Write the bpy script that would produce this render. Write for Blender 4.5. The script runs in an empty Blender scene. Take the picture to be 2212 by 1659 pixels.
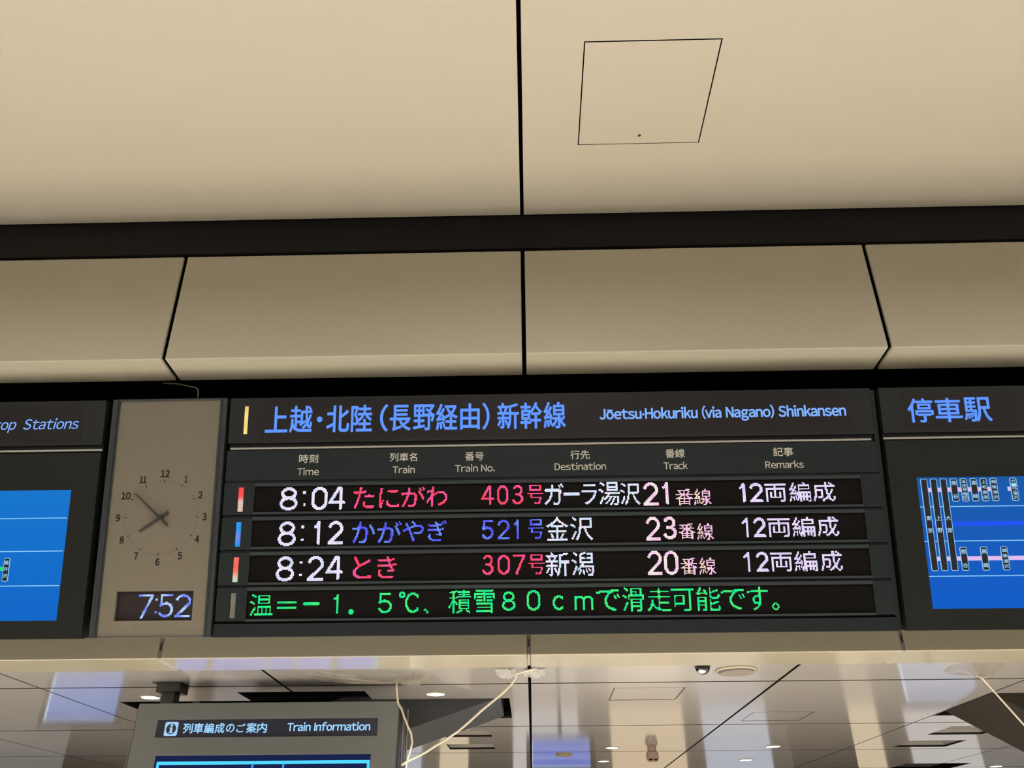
import bpy, bmesh, math, random
from mathutils import Vector, Matrix
import numpy as np

SC = bpy.context.scene
COL = SC.collection
EYE = 1.6                      # camera height above the concourse floor

# ------------------------------------------------------------------ camera
cam_d = bpy.data.cameras.new('camera')
cam_d.sensor_width = 36.0
cam_d.lens = 29.3415
cam_d.clip_start = 0.05
cam = bpy.data.objects.new('camera', cam_d)
COL.objects.link(cam)
cr = Vector((0.999737, 0.022261, -0.005457))
cu = Vector((0.015894, -0.501793, 0.864841))
cf = Vector((-0.016514, 0.864701, 0.502015))
cam.matrix_world = Matrix(((cr.x, cu.x, -cf.x, 0), (cr.y, cu.y, -cf.y, 0), (cr.z, cu.z, -cf.z, EYE), (0, 0, 0, 1)))
SC.camera = cam

# ------------------------------------------------------------------ world, exposure
SC.view_settings.view_transform = 'Standard'
SC.view_settings.look = 'None'
SC.view_settings.exposure = 0.0
SC.view_settings.gamma = 1.0
SC.view_settings.use_curve_mapping = False
SC.cycles.use_denoising = True
SC.cycles.max_bounces = 8
SC.cycles.diffuse_bounces = 4
SC.cycles.caustics_reflective = False
SC.cycles.caustics_refractive = False
SC.cycles.sample_clamp_indirect = 4.0
wd = bpy.data.worlds.new('concourse_air')
SC.world = wd
wd.use_nodes = True
bg = wd.node_tree.nodes['Background']
bg.inputs['Color'].default_value = (1.0, 0.94, 0.86, 1)
bg.inputs['Strength'].default_value = 0.22


def lamp(name, loc, size, power, color=(1.0, 0.965, 0.91), spread=120, size_y=None):
    l = bpy.data.lights.new(name, 'AREA')
    l.energy = power
    l.color = color
    l.size = size
    if size_y:
        l.shape = 'RECTANGLE'
        l.size_y = size_y
    l.spread = math.radians(spread)
    o = bpy.data.objects.new(name, l)
    COL.objects.link(o)
    o.location = (loc[0], loc[1], loc[2] + EYE)
    return o


# ceiling luminaires of the concourse behind and beside the viewer
for (lx, ly, lw_, sp_) in ((-3.5, 0.3, 172, 166), (0.2, 0.3, 172, 166), (3.9, 0.3, 172, 166), (-5.5, -3.0, 40, 110), (0.2, -3.0, 40, 110), (5.5, -3.0, 40, 110)):
    lamp('ceiling_luminaire_light', (lx, ly, 3.09), 1.4, lw_, size_y=0.5, spread=sp_)
# low hall lights; the unseen row just behind the beam is added for floor bounce
for (lx, ly, lw_) in ((-6.3, 4.75, 360), (-3.8, 4.75, 360), (-1.0, 4.75, 360), (2.4, 4.75, 360), (6.3, 4.75, 360), (-2.2, 9.6, 60), (1.8, 9.0, 60), (6.3, 10.2, 60), (-4.0, 15.0, 60), (0.5, 15.0, 60), (5.0, 15.0, 60), (-4.0, 20.0, 60), (3.0, 20.0, 60)):
    lamp('low_hall_light', (lx, ly, 1.15), 0.3, lw_, color=(1.0, 0.975, 0.945), spread=130)


# ------------------------------------------------------------------ helpers
def lin(c):
    return tuple(((x / 255.0) / 12.92 if x / 255.0 <= 0.04045 else ((x / 255.0 + 0.055) / 1.055) ** 2.4) for x in c)


MATS = {}


def mat(name, rgb, rough=0.5, metal=0.0, noise=0.04, scale=6.0, bump=0.0, bscale=200.0, spec=0.5, coat=0.0):
    if name in MATS:
        return MATS[name]
    m = bpy.data.materials.new(name)
    m.use_nodes = True
    nt = m.node_tree
    b = nt.nodes['Principled BSDF']
    c = lin(rgb)
    tc = nt.nodes.new('ShaderNodeTexCoord')
    nz = nt.nodes.new('ShaderNodeTexNoise')
    nz.inputs['Scale'].default_value = scale
    nz.inputs['Detail'].default_value = 4
    nt.links.new(tc.outputs['Object'], nz.inputs['Vector'])
    mx = nt.nodes.new('ShaderNodeMix')
    mx.data_type = 'RGBA'
    mx.inputs[6].default_value = (*[x * (1 - noise) for x in c], 1)
    mx.inputs[7].default_value = (*[min(1, x * (1 + noise)) for x in c], 1)
    nt.links.new(nz.outputs['Fac'], mx.inputs[0])
    nt.links.new(mx.outputs[2], b.inputs['Base Color'])
    b.inputs['Roughness'].default_value = rough
    b.inputs['Metallic'].default_value = metal
    b.inputs['Specular IOR Level'].default_value = spec
    if coat:
        b.inputs['Coat Weight'].default_value = coat
        b.inputs['Coat Roughness'].default_value = 0.06
    if bump:
        n2 = nt.nodes.new('ShaderNodeTexNoise')
        n2.inputs['Scale'].default_value = bscale
        nt.links.new(tc.outputs['Object'], n2.inputs['Vector'])
        bp = nt.nodes.new('ShaderNodeBump')
        bp.inputs['Strength'].default_value = bump
        bp.inputs['Distance'].default_value = 0.01
        nt.links.new(n2.outputs['Fac'], bp.inputs['Height'])
        nt.links.new(bp.outputs['Normal'], b.inputs['Normal'])
    MATS[name] = m
    return m


def glow(name, rgb, strength=1.0, rgb2=None, z0=0.0, z1=1.0):
    """a light-giving surface: screens, lamps, lit letters (rgb2: second colour of a displayed gradient)"""
    if name in MATS:
        return MATS[name]
    m = bpy.data.materials.new(name)
    m.use_nodes = True
    nt = m.node_tree
    nt.nodes.remove(nt.nodes['Principled BSDF'])
    e = nt.nodes.new('ShaderNodeEmission')
    e.inputs['Strength'].default_value = strength
    e.inputs['Color'].default_value = (*lin(rgb), 1)
    if rgb2:
        tc = nt.nodes.new('ShaderNodeTexCoord')
        sx = nt.nodes.new('ShaderNodeSeparateXYZ')
        mr = nt.nodes.new('ShaderNodeMapRange')
        mr.inputs[1].default_value = z0
        mr.inputs[2].default_value = z1
        mx = nt.nodes.new('ShaderNodeMix')
        mx.data_type = 'RGBA'
        mx.inputs[6].default_value = (*lin(rgb), 1)
        mx.inputs[7].default_value = (*lin(rgb2), 1)
        nt.links.new(tc.outputs['Object'], sx.inputs[0])
        nt.links.new(sx.outputs['Z'], mr.inputs[0])
        nt.links.new(mr.outputs[0], mx.inputs[0])
        nt.links.new(mx.outputs[2], e.inputs['Color'])
    nt.links.new(e.outputs[0], nt.nodes['Material Output'].inputs[0])
    MATS[name] = m
    return m


def led_mat():
    if 'led' in MATS:
        return MATS['led']
    m = bpy.data.materials.new('led')
    m.use_nodes = True
    nt = m.node_tree
    nt.nodes.remove(nt.nodes['Principled BSDF'])
    e = nt.nodes.new('ShaderNodeEmission')
    e.inputs['Strength'].default_value = 1.55
    a = nt.nodes.new('ShaderNodeAttribute')
    a.attribute_name = 'led'
    nt.links.new(a.outputs['Color'], e.inputs['Color'])
    nt.links.new(e.outputs[0], nt.nodes['Material Output'].inputs[0])
    MATS['led'] = m
    return m


class MB:
    """collects shapes, then links them as one mesh object"""
    def __init__(s):
        s.v, s.f = [], []

    def add(s, v, f):
        n = len(s.v)
        s.v += [tuple(p) for p in v]
        s.f += [tuple(i + n for i in q) for q in f]
        return s

    def box(s, x0, x1, y0, y1, z0, z1):
        v = [(x0, y0, z0), (x1, y0, z0), (x1, y1, z0), (x0, y1, z0), (x0, y0, z1), (x1, y0, z1), (x1, y1, z1), (x0, y1, z1)]
        return s.add(v, [(0, 3, 2, 1), (4, 5, 6, 7), (0, 1, 5, 4), (1, 2, 6, 5), (2, 3, 7, 6), (3, 0, 4, 7)])

    def prism(s, poly, a, b, axis='x'):
        """poly: 2-D outline, swept from a to b along the axis"""
        def P(t, q):
            return {'x': (t, q[0], q[1]), 'y': (q[0], t, q[1]), 'z': (q[0], q[1], t)}[axis]
        n = len(poly)
        v = [P(a, q) for q in poly] + [P(b, q) for q in poly]
        f = [tuple(range(n))[::-1], tuple(range(n, 2 * n))]
        f += [(i, (i + 1) % n, (i + 1) % n + n, i + n) for i in range(n)]
        return s.add(v, f)

    def sheet(s, a0, a1, b0, b1, c0, c1, holes=(), plane='xy'):
        """slab with rectangular through holes; c0..c1 is its thickness"""
        def P(a, b, c):
            return (a, b, c) if plane == 'xy' else (a, c, b)
        A = sorted({a0, a1, *[min(max(h[i], a0), a1) for h in holes for i in (0, 1)]})
        B = sorted({b0, b1, *[min(max(h[i], b0), b1) for h in holes for i in (2, 3)]})

        def full(i, j):
            if not (0 <= i < len(A) - 1 and 0 <= j < len(B) - 1):
                return False
            ca, cb = (A[i] + A[i + 1]) / 2, (B[j] + B[j + 1]) / 2
            return not any(h[0] < ca < h[1] and h[2] < cb < h[3] for h in holes)
        idx = {}
        v, f = [], []

        def V(i, j, k):
            if (i, j, k) not in idx:
                idx[(i, j, k)] = len(v)
                v.append(P(A[i], B[j], (c0, c1)[k]))
            return idx[(i, j, k)]
        for i in range(len(A) - 1):
            for j in range(len(B) - 1):
                if not full(i, j):
                    continue
                f.append((V(i, j, 0), V(i, j + 1, 0), V(i + 1, j + 1, 0), V(i + 1, j, 0)))
                f.append((V(i, j, 1), V(i + 1, j, 1), V(i + 1, j + 1, 1), V(i, j + 1, 1)))
                if not full(i - 1, j): f.append((V(i, j, 0), V(i, j, 1), V(i, j + 1, 1), V(i, j + 1, 0)))
                if not full(i + 1, j): f.append((V(i + 1, j, 0), V(i + 1, j + 1, 0), V(i + 1, j + 1, 1), V(i + 1, j, 1)))
                if not full(i, j - 1): f.append((V(i, j, 0), V(i + 1, j, 0), V(i + 1, j, 1), V(i, j, 1)))
                if not full(i, j + 1): f.append((V(i, j + 1, 0), V(i, j + 1, 1), V(i + 1, j + 1, 1), V(i + 1, j + 1, 0)))
        return s.add(v, f)

    def tube(s, pts, r, n=8):
        pts = [Vector(p) for p in pts]
        rings = []
        for i, p in enumerate(pts):
            d = (pts[min(i + 1, len(pts) - 1)] - pts[max(i - 1, 0)]).normalized()
            a = d.orthogonal().normalized() if i == 0 else (rings[-1][1] - d * rings[-1][1].dot(d)).normalized()
            rings.append((p, a, d.cross(a), r if not callable(r) else r(i / (len(pts) - 1))))
        v = []
        for p, a, b, rr in rings:
            v += [p + a * math.cos(6.28318 * k / n) * rr + b * math.sin(6.28318 * k / n) * rr for k in range(n)]
        f = [(i * n + k, i * n + (k + 1) % n, (i + 1) * n + (k + 1) % n, (i + 1) * n + k) for i in range(len(pts) - 1) for k in range(n)]
        f += [tuple(range(n))[::-1], tuple(range((len(pts) - 1) * n, len(pts) * n))]
        return s.add(v, f)

    def lathe(s, prof, c=(0, 0, 0), n=32, axis='z'):
        """prof: (radius, height) pairs turned about the axis through c"""
        v, f = [], []
        for r, h in prof:
            for k in range(n):
                t = 6.2831853 * k / n
                q = (r * math.cos(t), r * math.sin(t), h) if axis == 'z' else (r * math.cos(t), h, r * math.sin(t))
                v.append((q[0] + c[0], q[1] + c[1], q[2] + c[2]))
        m = len(prof)
        f = [(i * n + k, i * n + (k + 1) % n, (i + 1) * n + (k + 1) % n, (i + 1) * n + k) for i in range(m - 1) for k in range(n)]
        f += [tuple(range(n))[::-1], tuple(range((m - 1) * n, m * n))]
        return s.add(v, f)

    def edge(s, m2, axis=2):
        """m2 goes on the faces that do not face along the axis (edges darkened as shade in the panel gaps)"""
        s.m2 = (m2, axis)
        return s

    def build(s, name, m, parent=None, bevel=0.0, smooth=False, seg=2):
        me = bpy.data.meshes.new(name)
        me.from_pydata(s.v, [], s.f)
        bm = bmesh.new()
        bm.from_mesh(me)
        bmesh.ops.recalc_face_normals(bm, faces=bm.faces)
        bm.to_mesh(me)
        bm.free()
        if m:
            me.materials.append(m)
        if getattr(s, 'm2', None):
            me.materials.append(s.m2[0])
            for p in me.polygons:
                if abs(p.normal[s.m2[1]]) < .5:
                    p.material_index = 1
        if smooth:
            me.shade_smooth()
        o = bpy.data.objects.new(name, me)
        COL.objects.link(o)
        if parent:
            o.parent = parent
        if bevel:
            md = o.modifiers.new('bevel', 'BEVEL')
            md.width = bevel
            md.segments = seg
            md.limit_method = 'ANGLE'
            md.angle_limit = math.radians(40)
        return o


def tag(o, label=None, cat=None, group=None, kind=None):
    for k, v in (('label', label), ('category', cat), ('group', group), ('kind', kind)):
        if v:
            o[k] = v
    return o


def thing(name, label, cat, loc=(0, 0, 0), group=None, kind=None):
    o = bpy.data.objects.new(name, None)
    o.empty_display_size = 0.1
    COL.objects.link(o)
    o.location = loc
    return tag(o, label, cat, group, kind)


def dup(root, label=None, dx=(0, 0, 0), group=None):
    def cp(o, par):
        c = o.copy()
        COL.objects.link(c)
        c.parent = par
        for ch in kids[o.name]:
            cp(ch, c)
        return c
    kids = {}

    def walk(o):
        kids[o.name] = list(o.children)
        for ch in o.children:
            walk(ch)
    walk(root)
    c = cp(root, None)
    c.location = Vector(root.location) + Vector(dx)
    return tag(c, label, None, group)


# ---- lettering: outlines come from Blender's own built-in font
_G = {}


def glyph(txt, fat=0.0):
    key = (txt, fat)
    if key not in _G:
        c = bpy.data.curves.new('t', 'FONT')
        c.body = txt
        c.size = 1
        c.resolution_u = 4
        c.offset = fat
        o = bpy.data.objects.new('t', c)
        COL.objects.link(o)
        dg = bpy.context.evaluated_depsgraph_get()
        me = o.evaluated_get(dg).to_mesh()
        me.calc_loop_triangles()
        v = np.array([q.co[:2] for q in me.vertices]).reshape(-1, 2)
        f = [tuple(p.vertices) for p in me.loop_triangles]
        o.evaluated_get(dg).to_mesh_clear()
        bpy.data.objects.remove(o)
        bpy.data.curves.remove(c)
        _G[key] = (v, f)
    return _G[key]


BEAR = {'T': (.01, .01), 'r': (.045, .0), 'v': (.0, .0), 'k': (.045, .0), 't': (.01, .01), 'f': (.01, -.01), '·': (.045, .045), 'J': (-.02, .04), '(': (.03, .01), ')': (.01, .03), 'a': (.02, .04), 'o': (.025, .025), 'e': (.025, .02), 's': (.015, .015), 'c': (.025, .01), '1': (.02, .02)}


def line(txt):
    """Latin text set from the wide Latin outlines of the built-in font, spaced letter by letter"""
    key = ('line', txt)
    if key in _G:
        return _G[key]
    x = 0.0
    vs, fs, n = [], [], 0
    for ch in txt:
        if ch == ' ':
            x += .22
            continue
        if ch == '·':
            a = np.linspace(0, 2 * math.pi, 12, endpoint=False)
            v = np.stack([.055 * np.cos(a), .30 + .055 * np.sin(a)], 1)
            f = [(0, i, i + 1) for i in range(1, 11)]
        elif ch == 'I':
            v = np.array([(0, 0), (.078, 0), (.078, .66), (0, .66)])
            f = [(0, 1, 2), (0, 2, 3)]
            hh = glyph(chr(0xFF28))[0]
            v[:, 1] = [hh[:, 1].min()] * 2 + [hh[:, 1].max()] * 2
        else:
            v, f = glyph(chr(ord('o' if ch == 'ō' else ch) + 0xFEE0))
            v = v.copy()
            if ch == 'ō':
                lo, hi = v[:, 0].min(), v[:, 0].max()
                m = len(v)
                v = np.concatenate([v, np.array([(lo + .09, .60), (hi - .09, .60), (hi - .09, .66), (lo + .09, .66)])])
                f = f + [(m, m + 1, m + 2), (m, m + 2, m + 3)]
        l, r = BEAR.get(ch, (.045, .04))
        v = v.copy()
        if ch not in 'I·':
            v[:, 0] *= .84
        v[:, 0] += x + l - v[:, 0].min()
        x = v[:, 0].max() + r
        vs.append(v)
        fs += [tuple(i + n for i in t) for t in f]
        n += len(v)
    _G[key] = (np.concatenate(vs), fs)
    return _G[key]


def letter(mb, txt, u0, u1, v0, v1, y, fat=0.0, shear=0.0, capbox=None):
    if fat:      # bolder strokes: the same outline laid down again a hair to each side
        k = fat * (v1 - v0)
        for a, b in ((-k, 0), (k, 0), (0, -k), (0, k), (-k * .7, -k * .7), (k * .7, k * .7), (-k * .7, k * .7), (k * .7, -k * .7)):
            letter1(mb, txt, u0 + k + a, u1 - k + a, v0 + k + b, v1 - k + b, y, shear, capbox)
    else:
        letter1(mb, txt, u0, u1, v0, v1, y, shear, capbox)


def letter1(mb, txt, u0, u1, v0, v1, y, shear=0.0, capbox=None):
    """fit the outline of txt into the box u0..u1, v0..v1 on the plane at depth y.
    capbox: string whose height sets the v scale (v0 is then its baseline)"""
    v, f = line(txt) if ord(txt[0]) < 0x250 else glyph(txt)
    lo, hi = v.min(0), v.max(0)
    if capbox:
        w, _ = line(capbox)
        lo[1], hi[1] = w[:, 1].min(), w[:, 1].max()
    s = (v - lo) / np.maximum(hi - lo, 1e-6)
    px = u0 + s[:, 0] * (u1 - u0) + shear * s[:, 1] * (v1 - v0)
    pz = v0 + s[:, 1] * (v1 - v0)
    mb.add([(a, y, b) for a, b in zip(px, pz)], f)


def inside(v, f, pts):
    r = np.zeros(len(pts), bool)
    for t in f:
        a, b, c = v[t[0]], v[t[1]], v[t[2]]
        d1 = (pts[:, 0] - b[0]) * (a[1] - b[1]) - (a[0] - b[0]) * (pts[:, 1] - b[1])
        d2 = (pts[:, 0] - c[0]) * (b[1] - c[1]) - (b[0] - c[0]) * (pts[:, 1] - c[1])
        d3 = (pts[:, 0] - a[0]) * (c[1] - a[1]) - (c[0] - a[0]) * (pts[:, 1] - a[1])
        r |= ~(((d1 < 0) | (d2 < 0) | (d3 < 0)) & ((d1 > 0) | (d2 > 0) | (d3 > 0)))
    return r


def arc(cx, cy, rx, ry, a0, a1, n=24):
    return [(cx + rx * math.cos(math.radians(a0 + (a1 - a0) * i / n)), cy + ry * math.sin(math.radians(a0 + (a1 - a0) * i / n))) for i in range(n + 1)]


STROKES = {
    '0': [arc(.5, .66, .5, .34, 0, 180) + arc(.5, .34, .5, .34, 180, 360) + [(1, .66)]],
    '1': [[(0, .80), (.45, .86), (.78, 1), (.85, 1), (.85, 0)]],
    '2': [arc(.5, .70, .5, .30, 160, -25) + [(0, 0), (1, 0)]],
    '3': [arc(.48, .76, .46, .24, 150, -90) + [(.3, .52)], arc(.48, .26, .52, .26, 90, -155)],
    '4': [[(.76, 0), (.76, 1), (.62, 1), (0, .28), (1, .28)]],
    '5': [[(.95, 1), (.10, 1), (.04, .52), (.10, .56)] + arc(.46, .31, .54, .31, 115, -150)],
    '7': [[(0, 1), (1, 1), (.25, 0)]],
    '8': [arc(.5, .765, .42, .235, 0, 360), arc(.5, .265, .5, .265, 0, 360)],
    '=': [[(0, 1), (1, 1)], [(0, 0), (1, 0)]],
    '-': [[(0, .5), (1, .5)]],
    'd': [arc(.5, .5, .5, .5, 0, 360)],
    'C': [arc(.5, .5, .5, .5, 42, 318)],
    'c': [arc(.5, .5, .5, .5, 48, 312)],
    'm': [[(0, 0), (0, 1)], [(0, .75)] + arc(.25, .78, .25, .22, 150, 0) + [(.5, 0)], arc(.75, .78, .25, .22, 160, 0) + [(1, 0)]],
    '.': None,
}
PITCH = 0.00486


def led_cells(ch, u0, u1, v0, v1, thick, thr):
    i0, i1 = int(round(u0 / PITCH)), int(round(u1 / PITCH))
    j0, j1 = int(round(v0 / PITCH)), int(round(v1 / PITCH))
    nx, ny = max(1, i1 - i0), max(1, j1 - j0)
    out = []
    if ch in STROKES:
        st = STROKES[ch]
        if st is None:
            for a in range(nx):
                for b in range(ny):
                    if nx < 4 or (a, b) not in ((0, 0), (0, ny - 1), (nx - 1, 0), (nx - 1, ny - 1)):
                        out.append((i0 + a, j0 + b))
            return out
        h = thick / 2
        gx, gy = np.meshgrid(np.arange(nx) + .5, np.arange(ny) + .5, indexing='ij')
        d = np.full(gx.shape, 1e9)
        for pl in st:
            q = [(h + x * (nx - 2 * h), h + y * (ny - 2 * h)) for x, y in pl]
            for (ax, ay), (bx, by) in zip(q, q[1:]):
                L2 = (bx - ax) ** 2 + (by - ay) ** 2
                t = np.clip(((gx - ax) * (bx - ax) + (gy - ay) * (by - ay)) / max(L2, 1e-9), 0, 1)
                d = np.minimum(d, np.hypot(gx - ax - t * (bx - ax), gy - ay - t * (by - ay)))
        for a, b in zip(*np.where(d <= h + 0.02)):
            out.append((i0 + int(a), j0 + int(b)))
        return out
    v, f = glyph(ch, 0.0)
    lo, hi = v.min(0), v.max(0)
    s = 5
    gx, gy = np.meshgrid((np.arange(nx * s) + .5) / (nx * s), (np.arange(ny * s) + .5) / (ny * s), indexing='ij')
    pts = np.stack([lo[0] + gx.ravel() * (hi[0] - lo[0]), lo[1] + gy.ravel() * (hi[1] - lo[1])], 1)
    cov = inside(v, f, pts).reshape(nx, s, ny, s).mean((1, 3))
    for a, b in zip(*np.where(cov > thr)):
        out.append((i0 + int(a), j0 + int(b)))
    return out


def led_text(name, items, rgb, parent, y, thick=2.0, thr=0.42, rgb2=None, du=0.0, dv=0.0, seed=1):
    """items: (character, u0, u1, v0, v1); every lit lamp of the dot matrix is a small square of its own"""
    rnd = random.Random(seed)
    v, f, cols = [], [], []
    c1 = np.array(lin(rgb))
    c2 = np.array(lin(rgb2 or rgb))
    e = PITCH * 0.41
    done = set()
    for it in items:
        t = rnd.random()
        for (i, j) in led_cells(it[0], it[1], it[2], it[3], it[4], thick, thr):
            if (i, j) in done:
                continue
            done.add((i, j))
            cx, cz = (i + .5) * PITCH - du, (j + .5) * PITCH - dv
            n = len(v)
            v += [(cx - e, y, cz - e), (cx + e, y, cz - e), (cx + e, y, cz + e), (cx - e, y, cz + e)]
            f.append((n, n + 1, n + 2, n + 3))
            k = 0.5 + 0.5 * math.sin(i * 0.37 + j * 0.21 + t * 6)
            cols.append(c1 * (1 - k) + c2 * k)
    me = bpy.data.meshes.new(name)
    me.from_pydata(v, [], f)
    at = me.color_attributes.new('led', 'FLOAT_COLOR', 'CORNER')
    at.data.foreach_set('color', np.repeat(np.concatenate([np.array(cols), np.ones((len(cols), 1))], 1), 4, 0).ravel())
    me.materials.append(led_mat())
    o = bpy.data.objects.new(name, me)
    COL.objects.link(o)
    o.parent = parent
    o['kind'] = 'stuff'
    return o


def strip_lamp(name, u0, u1, v0, v1, parent, stops, y):
    """vertical lamp whose colour changes along its height; stops from bottom to top"""
    n = 14
    me = bpy.data.meshes.new(name)
    v, f, cols = [], [], []
    b = (u1 - u0) * .22
    for k in range(n + 1):
        z = v0 + (v1 - v0) * k / n
        for (x, yy) in ((u0, y + .004), (u0 + b, y - .002), (u1 - b, y - .002), (u1, y + .004)):
            v.append((x, yy, z))
    for k in range(n):
        t = (k + .5) / n
        q = t * (len(stops) - 1)
        i = min(int(q), len(stops) - 2)
        c = [a * (1 - (q - i)) + bb * (q - i) for a, bb in zip(lin(stops[i]), lin(stops[i + 1]))]
        for m in range(3):
            f.append((k * 4 + m, k * 4 + m + 1, k * 4 + m + 5, k * 4 + m + 4))
            cols += [(*[x / 1.55 * (1.0 if m == 1 else .85) for x in c], 1)] * 4
    f += [(3, 2, 1, 0), (n * 4, n * 4 + 1, n * 4 + 2, n * 4 + 3)]
    cols += [(*[x / 1.55 for x in lin(stops[0])], 1)] * 4 + [(*[x / 1.55 for x in lin(stops[-1])], 1)] * 4
    me.from_pydata(v, [], f)
    at = me.color_attributes.new('led', 'FLOAT_COLOR', 'CORNER')
    at.data.foreach_set('color', np.array(cols).ravel())
    me.materials.append(led_mat())
    o = bpy.data.objects.new(name, me)
    COL.objects.link(o)
    o.parent = parent
    return o


# ------------------------------------------------------------------ materials
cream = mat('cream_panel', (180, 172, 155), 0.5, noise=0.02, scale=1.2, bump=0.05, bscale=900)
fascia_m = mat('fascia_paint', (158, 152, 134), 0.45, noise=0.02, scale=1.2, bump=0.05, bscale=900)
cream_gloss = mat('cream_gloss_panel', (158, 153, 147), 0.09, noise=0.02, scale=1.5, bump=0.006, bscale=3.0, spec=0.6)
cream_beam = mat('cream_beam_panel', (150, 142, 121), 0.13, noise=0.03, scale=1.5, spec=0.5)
void = mat('black_void', (6, 6, 7), 0.9, spec=0.1)
channel = mat('dark_channel', (15, 16, 16), 0.5, noise=0.03, spec=.2)
board_m = mat('board_grey', (20, 26, 27), 0.5, noise=0.04, scale=8, bump=0.03, bscale=1200, spec=.22)
board_w = mat('board_grey_head', (26, 27, 27), 0.5, noise=0.04, scale=8, bump=0.03, bscale=1200, spec=.22)
lip_m = mat('board_lip', (38, 44, 46), 0.4, spec=.3)
slit_m = mat('slit_black', (10, 10, 10), 0.6, spec=0.2)
screen_m = mat('unlit_matrix', (10, 7, 6), 0.6, noise=0.15, scale=60, spec=0.08)
rail_m = mat('bronze_rail', (122, 120, 114), 0.45, metal=0.2, noise=0.05)
print_m = mat('printed_letters', (250, 246, 232), 0.6)
clock_m = mat('clock_face_plate', (100, 94, 81), 0.25, noise=0.03, scale=3, coat=0.3)
clock_frame = mat('clock_frame', (38, 42, 43), 0.35, metal=0.0)
ink_m = mat('dark_ink', (34, 30, 25), 0.5)
tick_m = mat('faint_ink', (58, 54, 46), 0.6)
sign_m = mat('sign_housing', (68, 70, 69), 0.4, noise=0.03)
sign_dark = mat('sign_side', (18, 17, 16), 0.3)
steel = mat('steel_strip', (150, 146, 138), 0.3, metal=0.8)
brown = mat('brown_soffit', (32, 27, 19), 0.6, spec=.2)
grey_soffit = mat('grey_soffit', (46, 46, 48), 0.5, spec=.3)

# ================================================================== STRUCTURE
Z = EYE
# floor of the concourse
fl = MB().box(-16, 16, -16, 30, -0.05, 0).build('floor', mat('floor_stone', (198, 192, 182), 0.22, noise=0.06, scale=3))
tag(fl, 'pale polished stone floor of the station hall', None, kind='structure')

gap_shade = mat('painted_gap_shade', (16, 13, 12), .6, spec=.2)  # panel edges coloured dark so the gaps read as shaded
# ---- upper ceiling: black backing with large cream panels below it
CZ = 3.1514 + Z
HX0, HX1, HY0, HY1 = 0.2806, 0.8906, 2.4303, 3.0403
ceil = MB().box(-11, 11, -12, 3.58, CZ + 0.09, CZ + 0.14).build('ceiling', void)
tag(ceil, 'high ceiling of large cream panels above the departure board', None, kind='structure')
xs = [-10.8, -7.2, -3.6, 0.0, 3.6, 7.2, 10.8]
ys = [3.5504, 0.55, -2.45, -5.45, -8.45, -11.45]
for i in range(6):
    for j in range(5):
        x0, x1 = xs[i] + 0.010 - .006, xs[i + 1] - 0.010 - .006
        y1, y0 = ys[j], ys[j + 1] + 0.012
        holes = [(HX0, HX1, HY0, HY1)] if (i == 3 and j == 0) else []
        MB().sheet(x0, x1, y0, y1, CZ, CZ + 0.03, holes).edge(gap_shade).build('ceiling_panel', cream, ceil)
ap = MB().box(HX0 + .006, HX1 - .006, HY0 + .007, HY1 - .003, CZ + 0.001, CZ + 0.025).edge(gap_shade).build('access_panel', cream, ceil)
MB().lathe([(0.0075, 0.0), (0.0075, 0.003)], (0.585, 2.985, CZ - 0.001), 20).build('key_hole', ink_m, ap)

# ---- dark channel between ceiling and fascia
dk = MB().box(-11, 11, 3.556, 3.60, 2.913 + Z, 3.24 + Z).build('trim_1', channel)
tag(dk, 'dark recessed channel running along the ceiling edge', None, kind='structure')

# ---- upper fascia of folded cream panels, each a face with a short soffit behind its fold
FX = [-9.0, -7.2, -5.4, -3.6, -1.8, 0.0, 1.8, 3.6, 5.4, 7.2, 9.0]
fa = MB().box(-11, 11, 3.72, 3.76, 2.24 + Z, 3.2 + Z).box(-11, 11, 3.51, 3.72, 2.86 + Z, 2.88 + Z).build('trim_2', void)
tag(fa, 'folded cream fascia hanging over the departure board', None, kind='structure')
prof = [(3.4793, 2.838), (3.4931, 2.2022), (3.7055, 2.2022), (3.7055, 2.222), (3.513, 2.222), (3.4993, 2.838)]
prof = [(y, z + Z) for y, z in prof]
for a, b in zip(FX, FX[1:]):
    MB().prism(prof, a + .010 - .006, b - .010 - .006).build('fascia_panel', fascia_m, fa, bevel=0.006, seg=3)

# ---- black recess around the boards
rec = MB().box(-11, 11, 4.34, 4.40, 0.93 + Z, 3.2 + Z).box(-11, 11, 3.76, 4.34, 3.1 + Z, 3.2 + Z).build('wall_back', void)
tag(rec, 'black back of the recess that holds the display boards', None, kind='structure')

# ---- lower beam of cream panels under the boards
be = MB().box(-11, 11, 4.20, 4.40, 0.95 + Z, 1.14 + Z).build('trim_3', void)
tag(be, 'cream gate beam under the display boards', None, kind='structure')
prof = [(4.1392, 1.09), (4.1392, 0.8901), (4.4243, 0.8901), (4.4243, 1.30), (4.4093, 1.30), (4.4093, 0.907), (4.156, 0.907), (4.156, 1.09)]
prof = [(y, z + Z) for y, z in prof]
for a, b in zip(FX, FX[1:]):
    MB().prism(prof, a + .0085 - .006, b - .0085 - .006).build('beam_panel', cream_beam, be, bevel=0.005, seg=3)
for a in FX[1:-1]:
    MB().box(a - .0125, a + .0005, 4.146, 4.40, 0.8945 + Z, 0.900 + Z).box(a - .0125, a + .0005, 4.1435, 4.150, 0.8945 + Z, 1.09 + Z).build('joint_strip', mat('joint_metal', (118, 114, 102), .5), be)
    MB().box(a - .009, a - .003, 4.141, 4.1435, 0.93 + Z, 0.965 + Z).build('joint_clip', sign_dark, be)

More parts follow.
